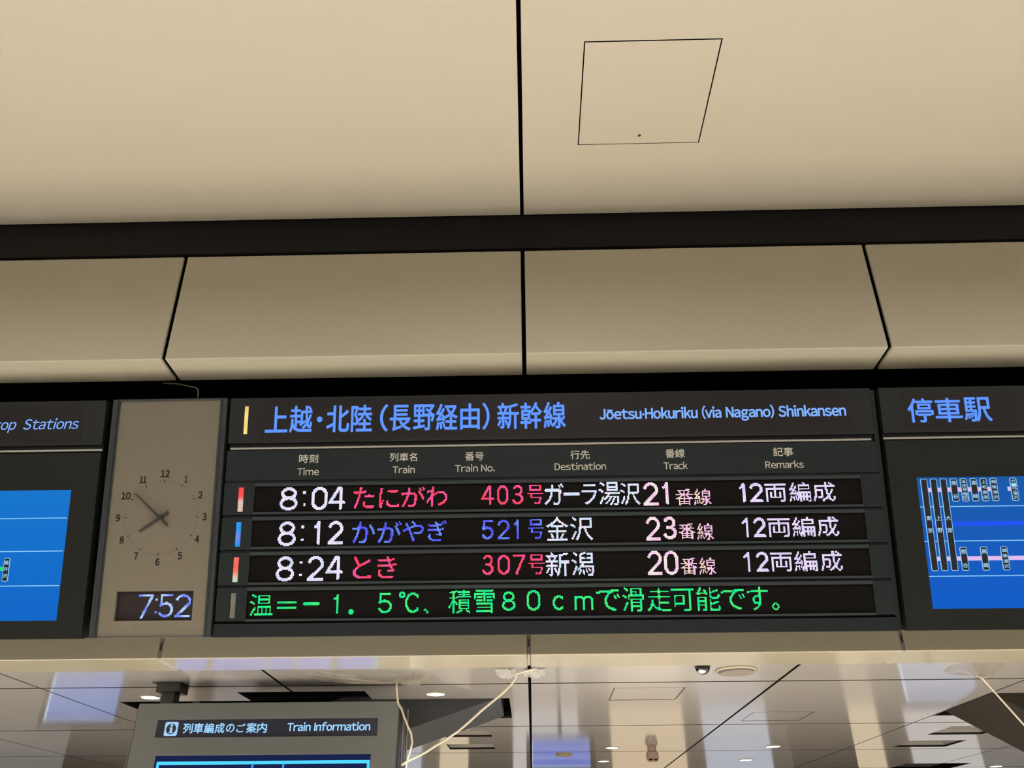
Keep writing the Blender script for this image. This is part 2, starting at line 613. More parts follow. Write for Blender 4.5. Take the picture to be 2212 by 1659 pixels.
# ---- low ceiling beyond the beam: glossy cream panels
LZ = 1.1654 + Z
slots = [(-2.225, -1.255, 6.594, 7.02), (-3.28, -0.17, 6.96, 7.96), (3.604, 6.4, 6.94, 8.05), (4.92, 5.78, 12.12, 12.9)]
doors = [(0.625, 1.16, 6.57, 7.10), (1.935, 2.47, 7.76, 8.27)]
niches = [(4.09, 4.68, 9.785, 10.34), (4.065, 4.62, 8.73, 9.32), (-0.885, -0.40, 8.69, 9.18), (-0.92, -0.41, 9.74, 10.20)]
lc = MB().sheet(-11, 11, 4.45, 24, LZ + .06, LZ + .10, slots + niches).build('ceiling', void)
tag(lc, 'low glossy cream panel ceiling of the hall beyond the beam', None, kind='structure')
LX = [-10.8 + 1.8 * k for k in range(13)]
LY = [4.425, 6.358, 8.477, 10.532, 12.60, 14.66, 16.72, 18.78, 20.84, 22.9, 24.0]
wide = {-1.8: .010, 0.0: .011, 1.8: .011}
for a, b in zip(LX, LX[1:]):
    ga, gb = wide.get(round(a, 1), .007), wide.get(round(b, 1), .007)
    for c, d in zip(LY, LY[1:]):
        hs = [h for h in slots + doors + niches if h[0] < b and h[1] > a and h[2] < d and h[3] > c]
        tilt = 0.0
        MB().sheet(a + ga - .006, b - gb - .006, c + .014, d - .014, LZ, LZ + .02, hs).edge(gap_shade).build('ceiling_panel', cream_gloss, lc)
for h in doors:
    MB().box(h[0] + .007, h[1] - .007, h[2] + .014, h[3] - .014, LZ + .001, LZ + .02).edge(gap_shade).build('access_panel', cream_gloss, lc)
for h in niches:
    MB().box(h[0] - .01, h[1] + .01, h[2] - .01, h[3] + .01, LZ + .055, LZ + .075).sheet(h[0] - .01, h[1] + .01, h[2] - .01, h[3] + .01, LZ + .02, LZ + .06, [h]).build('recessed_tray', cream_gloss, lc)
# shafts above the openings, their unlit depth put in as black colour
for h in slots:
    a, b, c, d = h
    MB().box(a - .03, a, c - .03, d + .03, LZ + .02, LZ + .9).box(b, b + .03, c - .03, d + .03, LZ + .02, LZ + .9).box(a, b, c - .03, c, LZ + .02, LZ + .9).box(a, b, d, d + .03, LZ + .02, LZ + .9).box(a - .03, b + .03, c - .03, d + .03, LZ + .9, LZ + .93).build('shaft_lining', void, lc)

# ---- undersides of the stairs that pass through the two big openings
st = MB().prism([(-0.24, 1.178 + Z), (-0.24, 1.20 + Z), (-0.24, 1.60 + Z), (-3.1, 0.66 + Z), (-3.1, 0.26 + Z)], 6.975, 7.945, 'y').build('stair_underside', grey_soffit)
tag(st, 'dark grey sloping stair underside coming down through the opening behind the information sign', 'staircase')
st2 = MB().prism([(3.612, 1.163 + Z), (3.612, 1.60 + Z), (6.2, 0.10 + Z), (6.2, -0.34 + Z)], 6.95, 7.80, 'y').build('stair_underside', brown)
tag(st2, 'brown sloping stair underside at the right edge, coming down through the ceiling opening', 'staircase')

MB().prism([(4.98, LZ + .9), (4.98, LZ + .03), (5.55, LZ + .03), (5.55, LZ + .9)], 12.16, 12.86, 'y').build('shaft_box', brown, lc)

# ---- walls of the far hall, with glowing panels added for reflections, and behind the viewer
wb = MB().box(-11, 11, 24.0, 24.2, 0, 4.0).build('wall_far', mat('far_wall', (205, 198, 190), 0.6))
tag(wb, 'far wall of the low hall', None, kind='structure')
rnd = random.Random(4)
x = -10.5
k = 0
while x < 10:
    w = rnd.uniform(0.9, 2.2)
    c = [(255, 232, 196), (232, 226, 222), (255, 228, 190), (214, 220, 234)][k % 4]
    MB().box(x, x + w, 23.95, 23.999, 0.1, rnd.uniform(2.0, 2.6)).build('added_glow_panel', glow('added_glow_%d' % (k % 4), c, 0.9), wb)  # unseen glowing panel, added to brighten reflections in the low ceiling
    x += w + rnd.uniform(.3, 1.0)
    k += 1
for i, (px_, py_, w_) in enumerate(((4.35, 13.6, .95), (-6.6, 13.6, .95), (-0.75, 16.5, .8), (8.4, 13.6, .95))):
    p_ = MB().box(px_ - w_ / 2, px_ + w_ / 2, py_, py_ + w_, 0, LZ - .002).build('pillar', mat('pillar_clad', (98, 88, 80), 0.35, noise=.05), bevel=.01)
    tag(p_, ['broad brown clad pillar right of centre in the far hall', 'broad brown clad pillar at the left of the far hall', 'brown clad pillar near the centre of the far hall', 'broad brown clad pillar at the far right of the hall'][i], 'pillar', 'pillars of the far hall')

# ================================================================== BOARDS
BO = Vector((-1.4744, 3.9481, 0.944 + Z))
BU = Vector((0.999983, -0.005289, -0.002408))
BV = Vector((0.00082, -0.281757, 0.959486))
BN = BU.cross(BV)             # away from the viewer = +y of the board frame is -BN
BY = -BN if BN.y < 0 else BN


def board_root(name, label, cat, u0, group=None):
    o = thing(name, label, cat, group=group)
    p = BO + BU * u0
    o.matrix_world = Matrix(((BU.x, BY.x, BV.x, p.x), (BU.y, BY.y, BV.y, p.y), (BU.z, BY.z, BV.z, p.z), (0, 0, 0, 1)))
    return o


# LED and printed texts: (character, left, right, bottom, top) in metres on the board face
T = {
    'header': [('上', 0.1752, 0.2882, 0.971, 1.1036), ('越', 0.2963, 0.4107, 0.9691, 1.1055), ('・', 0.4326, 0.4609, 1.0198, 1.0491), ('北', 0.4803, 0.5956, 0.9679, 1.1041), ('陸', 0.6037, 0.7096, 0.9672, 1.105), ('（', 0.7475, 0.7882, 0.9682, 1.1059), ('長', 0.7963, 0.902, 0.9697, 1.1018), ('野', 0.9127, 1.0209, 0.9706, 1.1027), ('経', 1.0263, 1.1344, 0.9705, 1.1036), ('由', 1.1462, 1.2434, 0.9715, 1.1045), ('）', 1.2552, 1.2919, 0.9697, 1.106), ('新', 1.3296, 1.4373, 0.9707, 1.1042), ('幹', 1.4438, 1.5514, 0.9706, 1.105), ('線', 1.5584, 1.6685, 0.9705, 1.1048)],
    'labels': [('時刻', 0.3533, 0.4481, 0.8153, 0.8598, 'Time', 0.3473, 0.4545, 0.7576, 0.7934), ('列車名', 0.801, 0.9354, 0.8167, 0.8598, 'Train', 0.8161, 0.9251, 0.7607, 0.7964), ('番号', 1.1711, 1.2616, 0.8194, 0.8629, 'Train No.', 1.1217, 1.3166, 0.7631, 0.7987), ('行先', 1.6857, 1.78, 0.8188, 0.8632, 'Destination', 1.6076, 1.8571, 0.7644, 0.7999), ('番線', 2.1472, 2.2414, 0.8166, 0.86, 'Track', 2.1366, 2.2521, 0.7614, 0.7968), ('記事', 2.6687, 2.7654, 0.8135, 0.8574, 'Remarks', 2.626, 2.8103, 0.7593, 0.7947)],
    'r1_time': [('8', 0.2692, 0.3556, 0.5869, 0.7003), ('.', 0.3813, 0.3946, 0.6664, 0.6781), ('.', 0.3825, 0.3958, 0.6085, 0.6201), ('0', 0.4237, 0.5008, 0.5876, 0.6983), ('4', 0.5061, 0.5858, 0.5881, 0.6987)],
    'r2_time': [('8', 0.2664, 0.3546, 0.4202, 0.5351), ('.', 0.3798, 0.3932, 0.5011, 0.5137), ('.', 0.3795, 0.3934, 0.441, 0.4536), ('1', 0.4403, 0.4755, 0.4222, 0.5343), ('2', 0.5089, 0.584, 0.4217, 0.5337)],
    'r3_time': [('8', 0.2691, 0.3559, 0.2551, 0.3688), ('.', 0.3799, 0.3937, 0.334, 0.3463), ('.', 0.3801, 0.3933, 0.2751, 0.2874), ('2', 0.4194, 0.4966, 0.2546, 0.3687), ('4', 0.5048, 0.5902, 0.2573, 0.3687)],
    'r1_name': [('た', 0.6282, 0.729, 0.5927, 0.6937), ('に', 0.7529, 0.8482, 0.5937, 0.691), ('が', 0.8614, 0.9778, 0.5958, 0.6957), ('わ', 0.9804, 1.0861, 0.5974, 0.6957)],
    'r2_name': [('か', 0.6284, 0.7368, 0.4293, 0.5292), ('が', 0.7478, 0.8644, 0.4289, 0.5298), ('や', 0.8716, 0.9713, 0.4302, 0.5289), ('ぎ', 0.9918, 1.0831, 0.4315, 0.5302)],
    'r3_name': [('と', 0.6386, 0.7223, 0.2628, 0.3634), ('き', 0.7541, 0.8459, 0.2641, 0.3642)],
    'r1_num': [('4', 1.2481, 1.3139, 0.6031, 0.6939), ('0', 1.3271, 1.3824, 0.6031, 0.6929), ('3', 1.4008, 1.4534, 0.6032, 0.6929), ('号', 1.4734, 1.5507, 0.6026, 0.6944)],
    'r2_num': [('5', 1.2519, 1.3093, 0.4384, 0.5295), ('2', 1.326, 1.3834, 0.4385, 0.5285), ('1', 1.4069, 1.4355, 0.4382, 0.5282), ('号', 1.473, 1.5501, 0.4371, 0.5281)],
    'r3_num': [('3', 1.2537, 1.3095, 0.2736, 0.3644), ('0', 1.3276, 1.3844, 0.2727, 0.3635), ('7', 1.3998, 1.4566, 0.2719, 0.3637), ('号', 1.4721, 1.5494, 0.2725, 0.3643)],
    'r1_dest': [('ガ', 1.556, 1.6478, 0.5973, 0.6984), ('ー', 1.649, 1.7256, 0.6411, 0.6578), ('ラ', 1.736, 1.8062, 0.5966, 0.6945), ('湯', 1.8183, 1.9178, 0.5928, 0.7026), ('沢', 1.9204, 2.0171, 0.5925, 0.7012)],
    'r2_dest': [('金', 1.5579, 1.6681, 0.4267, 0.5387), ('沢', 1.6749, 1.7854, 0.4268, 0.5372)],
    'r3_dest': [('新', 1.5571, 1.6652, 0.2634, 0.3732), ('潟', 1.6755, 1.785, 0.2636, 0.3728)],
    'r1_track': [('2', 2.0328, 2.1059, 0.5901, 0.7014), ('1', 2.1216, 2.1581, 0.5908, 0.7015)],
    'r1_sen': [('番', 2.1885, 2.2681, 0.5898, 0.6667), ('線', 2.2766, 2.3583, 0.5898, 0.6672)],
    'r2_track': [('2', 2.0352, 2.105, 0.4252, 0.5369), ('3', 2.118, 2.1825, 0.4253, 0.5369)],
    'r2_sen': [('番', 2.1913, 2.2679, 0.4254, 0.5024), ('線', 2.279, 2.3583, 0.4249, 0.5019)],
    'r3_track': [('2', 2.0349, 2.1066, 0.2623, 0.3719), ('0', 2.1128, 2.1808, 0.2625, 0.372)],
    'r3_sen': [('番', 2.1928, 2.2687, 0.2626, 0.3392), ('線', 2.2797, 2.3593, 0.2621, 0.3393)],
    'r1_rem': [('1', 2.4911, 2.5213, 0.5985, 0.6911), ('2', 2.5426, 2.6069, 0.5987, 0.6901), ('両', 2.6151, 2.7184, 0.5975, 0.686), ('編', 2.7299, 2.8358, 0.5965, 0.6912), ('成', 2.8454, 2.9484, 0.5972, 0.6913)],
    'r2_rem': [('1', 2.491, 2.5253, 0.4341, 0.5266), ('2', 2.5447, 2.6072, 0.4338, 0.5257), ('両', 2.6171, 2.7193, 0.4327, 0.5218), ('編', 2.729, 2.8366, 0.4324, 0.5258), ('成', 2.8478, 2.9497, 0.4315, 0.526)],
    'r3_rem': [('1', 2.4896, 2.5236, 0.2714, 0.3637), ('2', 2.5445, 2.6065, 0.2717, 0.3639), ('両', 2.6146, 2.718, 0.2706, 0.3607), ('編', 2.7265, 2.8348, 0.271, 0.3648), ('成', 2.8458, 2.9478, 0.2702, 0.3645)],
    'r4': [('温', 0.1522, 0.2618, 0.0948, 0.1953), ('=', 0.281, 0.374, 0.124, 0.1618), ('-', 0.4038, 0.4857, 0.1395, 0.1532), ('1', 0.5474, 0.5763, 0.1017, 0.1915), ('.', 0.624, 0.6457, 0.0989, 0.1198), ('5', 0.7642, 0.8267, 0.1025, 0.1938), ('d', 0.858, 0.8896, 0.1708, 0.1982), ('C', 0.8876, 0.961, 0.1039, 0.194), ('、', 0.9767, 1.0022, 0.0954, 0.1199), ('積', 1.0945, 1.2001, 0.0986, 0.206), ('雪', 1.2164, 1.3137, 0.0964, 0.2027), ('8', 1.3469, 1.4108, 0.1085, 0.1965), ('0', 1.4619, 1.5267, 0.1074, 0.1978), ('c', 1.584, 1.6436, 0.1062, 0.1727), ('m', 1.6844, 1.7739, 0.1075, 0.1725), ('で', 1.7905, 1.8998, 0.1029, 0.1975), ('滑', 1.9116, 2.0141, 0.0978, 0.2072), ('走', 2.0283, 2.1408, 0.0975, 0.2064), ('可', 2.1381, 2.2465, 0.0996, 0.1976), ('能', 2.2565, 2.3692, 0.0968, 0.2059), ('で', 2.3724, 2.4821, 0.1025, 0.1962), ('す', 2.4944, 2.591, 0.0977, 0.2061), ('。', 2.6068, 2.6403, 0.0979, 0.1295)],
    'clk': [('7', -0.3875, -0.3145, 0.089, 0.2005), ('.', -0.3086, -0.2948, 0.1681, 0.1804), ('.', -0.3093, -0.294, 0.11, 0.1229), ('5', -0.2877, -0.2171, 0.0916, 0.2002), ('2', -0.2096, -0.1376, 0.0908, 0.2008)],
    'stop': [('停', 3.338, 3.4632, 0.9719, 1.0931), ('車', 3.4702, 3.6019, 0.972, 1.0932), ('駅', 3.609, 3.7427, 0.9722, 1.0943)],
}


blue_txt = glow('blue_letters', (92, 144, 255), 1.15)

# ---------------------------------------------------------------- departure board
db = board_root('departure_board', 'wide dark grey departure board listing three trains over a green LED message line', 'departure board', 0)
MB().box(-0.006, 3.190, 0.035, 0.24, -0.002, 1.148).box(3.168, 3.192, 0.012, 0.036, 0.0, 1.143).build('casing', board_m, db, bevel=.002)
hp = MB().box(-0.007, 3.168, 0.0, 0.036, 0.921, 1.1495).build('header_panel', board_w, db, bevel=.003)
MB().box(0.150, 3.06, -0.0012, 0.001, 0.935, 1.135).build('header_window', mat('header_acrylic', (29, 26, 26), 0.4, noise=.02, spec=.22), hp, bevel=.001)
for c, a, b, d, e in T['header']:
    m_ = MB()
    letter(m_, c, a, b, d, e, -0.0022, fat=0.016)
    m_.build('title_character', blue_txt, hp)['kind'] = 'stuff'
pale = glow('pale_blue_letters', (122, 168, 255), 1.2)


def words(parts, x0, x1, v0, v1, y, fat, m, parent, name, shear=0.0, cap='H'):
    """a line of words, each word its own mesh, spaced like the whole line"""
    whole = ' '.join(parts)
    g, _ = line(whole)
    a, b = g[:, 0].min(), g[:, 0].max()
    k = (x1 - x0) / (b - a)
    for i, w in enumerate(parts):
        pre = ' '.join(parts[:i + 1])
        pe = line(pre)[0][:, 0].max()
        gw = line(w)[0]
        ww = gw[:, 0].max() - gw[:, 0].min()
        mb = MB()
        letter(mb, w, x0 + (pe - ww - a) * k, x0 + (pe - a) * k, v0, v1, y, fat=fat, shear=shear, capbox=cap)
        mb.build(name, m, parent)['kind'] = 'stuff'


words(['Jōetsu·Hokuriku', '(via', 'Nagano)', 'Shinkansen'], 1.834, 3.0393, 1.0115, 1.0655, -0.0022, 0.032, pale, hp, 'title_word')
strip_lamp('lamp_strip', 0.0645, 0.0915, 0.9655, 1.1065, hp, [(250, 226, 140), (248, 218, 118), (252, 228, 150), (236, 196, 100)], 0.0)
MB().box(0.0, 3.160, 0.012, 0.036, 0.884, 0.921).build('rail_groove', slit_m, db)
MB().prism([(0.012, 0.888), (0.003, 0.8895), (0.0, 0.8945), (0.002, 0.899), (0.012, 0.901)], 0.009, 3.148).build('accent_rail', rail_m, db)
lp = MB().box(-0.007, 3.168, 0.001, 0.036, 0.734, 0.8845).build('label_panel', board_m, db, bevel=.002)
for jp, a, b, d, e, en, a2, b2, d2, e2 in T['labels']:
    m_ = MB()
    letter(m_, jp, a, b, 0.8185 if len(jp) == 3 else 0.817, 0.8605, -0.0004, fat=0.010)
    m_.build('column_label', print_m, lp)['kind'] = 'stuff'
    words(en.split(), a2, b2, d2, d2 + .0335, -0.0004, 0.010, print_m, lp, 'column_label', cap='T')

rows = [(0.568, 0.7235, 0.5805, 0.7055), (0.4015, 0.5555, 0.4145, 0.5415), (0.236, 0.3895, 0.2485, 0.3755), (0.0725, 0.2245, 0.081, 0.2105)]
lamps = [((0.0618, 0.0893, 0.585, 0.7015), [(236, 196, 180), (222, 190, 178), (226, 198, 184), (250, 96, 92), (255, 78, 78), (255, 84, 84)]),
         ((0.0606, 0.0876, 0.4178, 0.5343), [(44, 150, 240), (72, 146, 236), (120, 140, 228), (70, 146, 238), (48, 152, 242), (56, 158, 244)]),
         ((0.0602, 0.0870, 0.252, 0.3672), [(186, 222, 190), (216, 206, 180), (246, 132, 104), (248, 108, 92), (250, 112, 100), (246, 122, 110)]),
         ((0.0580, 0.0843, 0.086, 0.2015), [(122, 116, 100), (118, 112, 97), (128, 122, 108), (118, 112, 98)])]
for k, (b0, b1, s0, s1) in enumerate(rows):
    sl, sr = (0.1427, 0.1408, 0.1391, 0.1374)[k], (3.074, 3.0766, 3.078, 3.079)[k]
    L = lamps[k][0]
    r = MB().sheet(-0.007, 3.168, b0, b1, 0.0, 0.02, [(sl, sr, s0, s1), (L[0] - .001, L[1] + .001, L[2] - .001, L[3] + .001)], 'xz').build('display_row', board_m, db)
    MB().box(sl, sr, -0.004, 0.0, s1, s1 + .0155).box(sl, sr, -0.004, 0.0, s0 - .010, s0).build('screen_lip', lip_m, r, bevel=.001)
    MB().box(sl, sr, 0.008, 0.034, s0, s1).build('led_screen', screen_m, r)
    strip_lamp('lamp_strip', *L, r, lamps[k][1], 0.004)
    MB().box(-0.004, 3.164, 0.006, 0.022, b1 + .0018, b1 + .0092).build('row_divider', board_m, r)
    MB().box(-0.007, 3.168, 0.022, 0.036, b0 - .004, b1 + .012).build('row_back', slit_m, r)
    for cx_ in (0.42, 1.40, 2.70):
        MB().box(cx_ - .004, cx_ + .004, 0.0, 0.008, b1 - .004, b1 + .003).build('latch', slit_m, r)
    yl = 0.0062
    if k < 3:
        n = 'r%d_' % (k + 1)
        wht, wh2 = (244, 226, 255), (216, 220, 255)
        nm = ((255, 84, 150), (255, 70, 96)) if k != 1 else ((84, 86, 255), (104, 138, 255))
        led_text('led_time', T[n + 'time'], wht, r, yl, 3.0, rgb2=wh2, seed=k)
        led_text('led_train_name', T[n + 'name'], nm[0], r, yl, 2.2, .36, rgb2=nm[1], seed=k)
        led_text('led_train_number', T[n + 'num'], nm[0], r, yl, 2.3, .42, rgb2=nm[1], seed=k + 5)
        led_text('led_destination', T[n + 'dest'], (234, 226, 255), r, yl, 3.0, .36, rgb2=(206, 226, 255), seed=k + 9)
        led_text('led_track_number', T[n + 'track'], (255, 226, 226), r, yl, 3.0, rgb2=(255, 196, 236), seed=k)
        led_text('led_track_unit', T[n + 'sen'], (255, 208, 196), r, yl, 2.0, .40, rgb2=(255, 190, 236), seed=k)
        led_text('led_remark', T[n + 'rem'], (238, 214, 255), r, yl, 2.6, .36, rgb2=(214, 206, 255), seed=k + 3)
    else:
        led_text('led_message', T['r4'], (22, 232, 140), r, yl, 2.1, .40, rgb2=(70, 240, 120), seed=7)
MB().box(-0.011, 3.174, 0.0, 0.036, -0.001, 0.060).build('bottom_rail', mat('board_bottom', (20, 25, 27), 0.5, spec=.2), db, bevel=.002)

# ---------------------------------------------------------------- clock
U0 = -0.6
ck = board_root('station_clock', 'beige rectangular station clock with analogue dial over a small LED time readout', 'clock', U0)
FR0, FR1, W1, W0 = -0.597, -0.024, -0.0573, -0.5625
MB().box(0.003, 0.576, 0.03, 0.24, 0.0, 1.148).build('casing', board_m, ck, bevel=.003)
MB().sheet(0.0, 0.578, 0.0, 1.1515, -0.004, 0.032, [(0.0355, 0.5435, 0.0035, 1.1425)], 'xz').build('frame', clock_frame, ck, bevel=.004)
MB().box(0.018, 0.030, -0.010, -0.003, 0.001, 1.150).box(0.549, 0.556, -0.008, -0.003, 0.001, 1.150).build('frame_edge', lip_m, ck, bevel=.002)
fp = MB().sheet(0.0355, 0.5435, 0.0035, 1.1425, 0.004, 0.03, [(0.1085, 0.4795, 0.0785, 0.2135)], 'xz').build('face_plate', clock_m, ck)
MB().box(0.1085, 0.4795, 0.020, 0.030, 0.0785, 0.2135).build('led_screen', mat('clock_matrix', (30, 22, 22), .5, spec=.3), fp)
led_text('led_time', T['clk'], (112, 128, 255), fp, 0.0185, 2.4, rgb2=(176, 206, 255), du=U0)
CX, CZ_ = -0.3075 - U0, 0.5625
for h in range(1, 13):
    t = math.radians(90 - 30 * h)
    cx, cz = CX + 0.2125 * math.cos(t), CZ_ + 0.2125 * math.sin(t)
    s = str(h)
    w = (0.0205 if s != '1' else 0.013) if len(s) == 1 else (0.046 if s != '11' else .036)
    dial = MB()
    letter(dial, s, cx - w / 2, cx + w / 2, cz - .018, cz + .018, 0.0036, fat=0.038)
    dial.build('numeral', ink_m, fp)['kind'] = 'stuff'

tk, tf = MB(), MB()
for h in range(60):
    t = math.radians(6 * h)
    c, s = math.cos(t), math.sin(t)
    big = h % 5 == 0
    r0, r1, w = (0.169, 0.183, .0028) if big else (0.1745, 0.183, .0016)
    (tk if big else tf).add([(CX + r * c - q * s, 0.0036, CZ_ + r * s + q * c) for r, q in ((r0, -w), (r1, -w), (r1, w), (r0, w))], [(0, 1, 2, 3)])
tk.build('hour_marks', ink_m, fp)['kind'] = 'stuff'
tf.build('minute_marks', tick_m, fp)['kind'] = 'stuff'


def hand(name, tx, tz, bx_, bz_, w0, w1, y):
    d = Vector((tx - bx_, tz - bz_)).normalized()
    n = Vector((-d.y, d.x))
    pts = [(bx_ + n.x * w0, bz_ + n.y * w0), (tx + n.x * w1, tz + n.y * w1), (tx - n.x * w1, tz - n.y * w1), (bx_ - n.x * w0, bz_ - n.y * w0)]
    MB().prism(pts, y, y - .004, 'y').build(name, ink_m, fp)


hand('minute_hand', -0.4418 - U0, 0.6786, -0.2685 - U0, 0.5237, .0068, .0030, -.008)
hand('hour_hand', -0.4062 - U0, 0.4957, -0.2725 - U0, 0.586, .0072, .0036, -.002)
MB().lathe([(.009, -.014), (.009, .004)], (CX, 0, CZ_), 20, 'y').build('hub', ink_m, fp)

# ---------------------------------------------------------------- stop-station boards
lcd_blue = glow('lcd_blue', (22, 96, 206), 0.95, (30, 92, 172), 0.1, 0.7)
lcd_blue_l = glow('lcd_blue_left', (20, 104, 200), 1.0, (26, 118, 204), 0.1, 0.7)
lcd_line = glow('lcd_line', (142, 204, 250), 1.0)
lcd_pink = glow('lcd_pink', (226, 190, 238), 1.0)
lcd_route = glow('lcd_route', (36, 84, 246), 1.0)
lcd_green = glow('lcd_green', (40, 222, 130), 1.0)
lcd_black = mat('lcd_black', (8, 12, 24), .4)
lcd_txt = glow('lcd_text', (176, 222, 255), 1.0)


def pill(u0, u1, v0, v1, chars, spots, parent):
    def rr(g):
        q = []
        r = .006
        for cx, cz, a in ((u1 - r, v1 - r, 0), (u0 + r, v1 - r, 90), (u0 + r, v0 + r, 180), (u1 - r, v0 + r, 270)):
            q += [(cx + (r + g) * math.cos(math.radians(a + 30 * i)), cz + (r + g) * math.sin(math.radians(a + 30 * i))) for i in range(4)]
        return q
    o = MB().prism(rr(.0022), 0.003, 0.001, 'y').build('station_marker', lcd_line, parent)
    MB().prism(rr(-.0010), 0.001, 0.0, 'y').build('marker_field', lcd_black, o)
    m = MB()
    w = (u1 - u0) * .40
    for c, z in zip(chars, spots):
        letter(m, c, (u0 + u1) / 2 - w, (u0 + u1) / 2 + w, z - w * (.95 if len(chars) < 4 else .72), z + w * (.95 if len(chars) < 4 else .72), -.0008, fat=.01)
    m.build('marker_lettering', lcd_txt, o)['kind'] = 'stuff'


def side_board(label, u0, u1, inner):
    b = board_root('stop_station_board', label, 'information board', u0, 'stop station boards')
    W_ = u1 - u0
    MB().box(0.004, W_ - .004, 0.035, 0.24, 0.0, 1.148).build('casing', board_m, b, bevel=.003)
    hp_ = MB().box(0, W_, 0.0, 0.036, 0.925, 1.150).build('header_panel', board_w, b, bevel=.003)
    MB().box(-.004, W_ + .004, 0.012, 0.036, 0.886, 0.925).build('rail_groove', slit_m, b)
    MB().prism([(0.012, 0.892), (0.003, 0.8935), (0.0, 0.898), (0.002, 0.903), (0.012, 0.905)], -.002, W_ + .002).build('accent_rail', rail_m, b)
    return b, hp_


# left one
lw = 2.9
b, hp_ = side_board('dark stop station board left of the clock with Stop Stations header and blue screen', -0.637 - lw, -0.637, 'r')
o0 = -0.637 - lw
MB().box(-1.5 - o0, -0.749 - o0, -.0012, .001, .945, 1.12).build('header_window', MATS['header_acrylic'], hp_)
m_ = MB()
letter(m_, 'Stations', -1.0461 - o0, -0.768 - o0, 1.0053, 1.0585, -.002, fat=.006, shear=.2, capbox='S')
letter(m_, 'Stop', -1.238 - o0, -1.085 - o0, 1.0055, 1.0585, -.002, fat=.006, shear=.2, capbox='S')
m_.build('title_lettering', MATS['pale_blue_letters'], hp_)['kind'] = 'stuff'
sp = MB().sheet(0, lw, 0.0, 0.884, 0.0, 0.034, [(0.25, -0.7645 - o0, 0.0835, 0.7018)], 'xz').build('screen_surround', mat('screen_surround', (19, 21, 18), .5, spec=.2), b)
sc_ = MB().box(0.25, -0.7645 - o0, 0.004, 0.02, 0.0835, 0.7018).build('lcd_screen', lcd_blue_l, b)
for z in (0.5655, 0.4075, 0.245):
    MB().box(0.26, -0.773 - o0, .002, .004, z - .0022, z + .0022).build('grid_line', lcd_line, sc_)
MB().box(0.3, -1.055 - o0, .0025, .004, .317, .336).build('route_line', lcd_green, sc_)
pill(-1.0515 - o0, -1.0265 - o0, .268, .3755, '軽井沢', (.355, .325, .293), sc_)

# right one
b, hp_ = side_board('dark stop station board right of the departure board with a blue route screen', 3.211, 3.211 + lw, 'l')
o0 = 3.211
m_ = MB()
MB().box(3.325 - o0, 3.86 - o0, -.0012, .001, .945, 1.12).build('header_window', MATS['header_acrylic'], hp_)
for c, a, b_, d, e in T['stop']:
    letter(m_, c, a - o0, b_ - o0, d, e, -.002, fat=.016)
letter(m_, 'Stop', 3.925 - o0, 4.075 - o0, 1.0055, 1.0585, -.002, fat=.006, shear=.2, capbox='S')
letter(m_, 'Stations', 4.10 - o0, 4.39 - o0, 1.0055, 1.0585, -.002, fat=.006, shear=.2, capbox='S')
m_.build('title_lettering', blue_txt, hp_)['kind'] = 'stuff'
MB().sheet(0, lw, 0.0, 0.886, 0.0, 0.034, [(3.341 - o0, lw - .3, 0.0955, 0.7048)], 'xz').build('screen_surround', MATS['screen_surround'], b)
sc_ = MB().box(3.341 - o0, lw - .3, 0.004, 0.02, 0.0955, 0.7048).build('lcd_screen', lcd_blue, b)
for z in (0.5645, 0.403, 0.242):
    MB().box(3.342 - o0, lw - .32, .002, .004, z - .0021, z + .0021).build('grid_line', lcd_line, sc_)
MB().box(3.382 - o0, 3.69 - o0, .0032, .004, .635, .655).build('route_line', lcd_pink, sc_)
MB().box(3.766 - o0, 3.79 - o0, .0032, .004, .635, .655).build('route_line', lcd_pink, sc_)
MB().box(3.37 - o0, lw - .35, .0032, .004, .4735, .4925).build('route_line', lcd_route, sc_)
MB().box(3.382 - o0, lw - .35, .0032, .004, .3122, .332).build('route_line', lcd_pink, sc_)
for a, tx in ((3.360, '東京'), (3.4055, '上野'), (3.4518, '大宮')):
    pill(a - o0, a + .0285 - o0, .268, .696, tx, (.511, .4535), sc_)
two, five = (.676, .612), (.682, .662, .642, .622, .602)
for a, tx, zs in ((3.4999, '熊谷', two), (3.5473, '本庄早稲田', (.6815, .6625, .643, .6235, .604)), (3.594, '高崎', two), (3.6405, '上毛高原', (.68, .655, .630, .606)), (3.688, '越後湯沢', (.68, .655, .630, .606)), (3.7817, 'ガーラ湯沢', (.6815, .6625, .643, .6235, .604))):
    pill(a - o0, a + .0288 - o0, .590, .6955, tx, zs, sc_)
for a, tx, zs in ((3.502, '熊谷', two), (3.597, '高崎', two), (3.691, '越後湯沢', (.68, .655, .630, .606))):
    pill(a - o0, a + .0285 - o0, .268, .3735, tx, [z - .322 for z in zs], sc_)

# loose cable arching in the recess above the clock
tag(MB().tube([(-1.868, 3.68, 2.174 + Z), (-1.80, 3.68, 2.170 + Z), (-1.745, 3.68, 2.157 + Z), (-1.70, 3.68, 2.146 + Z), (-1.682, 3.68, 2.135 + Z), (-1.676, 3.68, 2.115 + Z), (-1.676, 3.69, 2.066 + Z)], .0035).build('cable', mat('grey_cable', (90, 86, 76), .5), smooth=True),
    'thin grey cable arching in the black gap above the clock', 'cable')

# ================================================================== TRAIN INFORMATION SIGN
S = 6.05 / 6.2


def sx(x): return x * S
def sz(z): return z * S


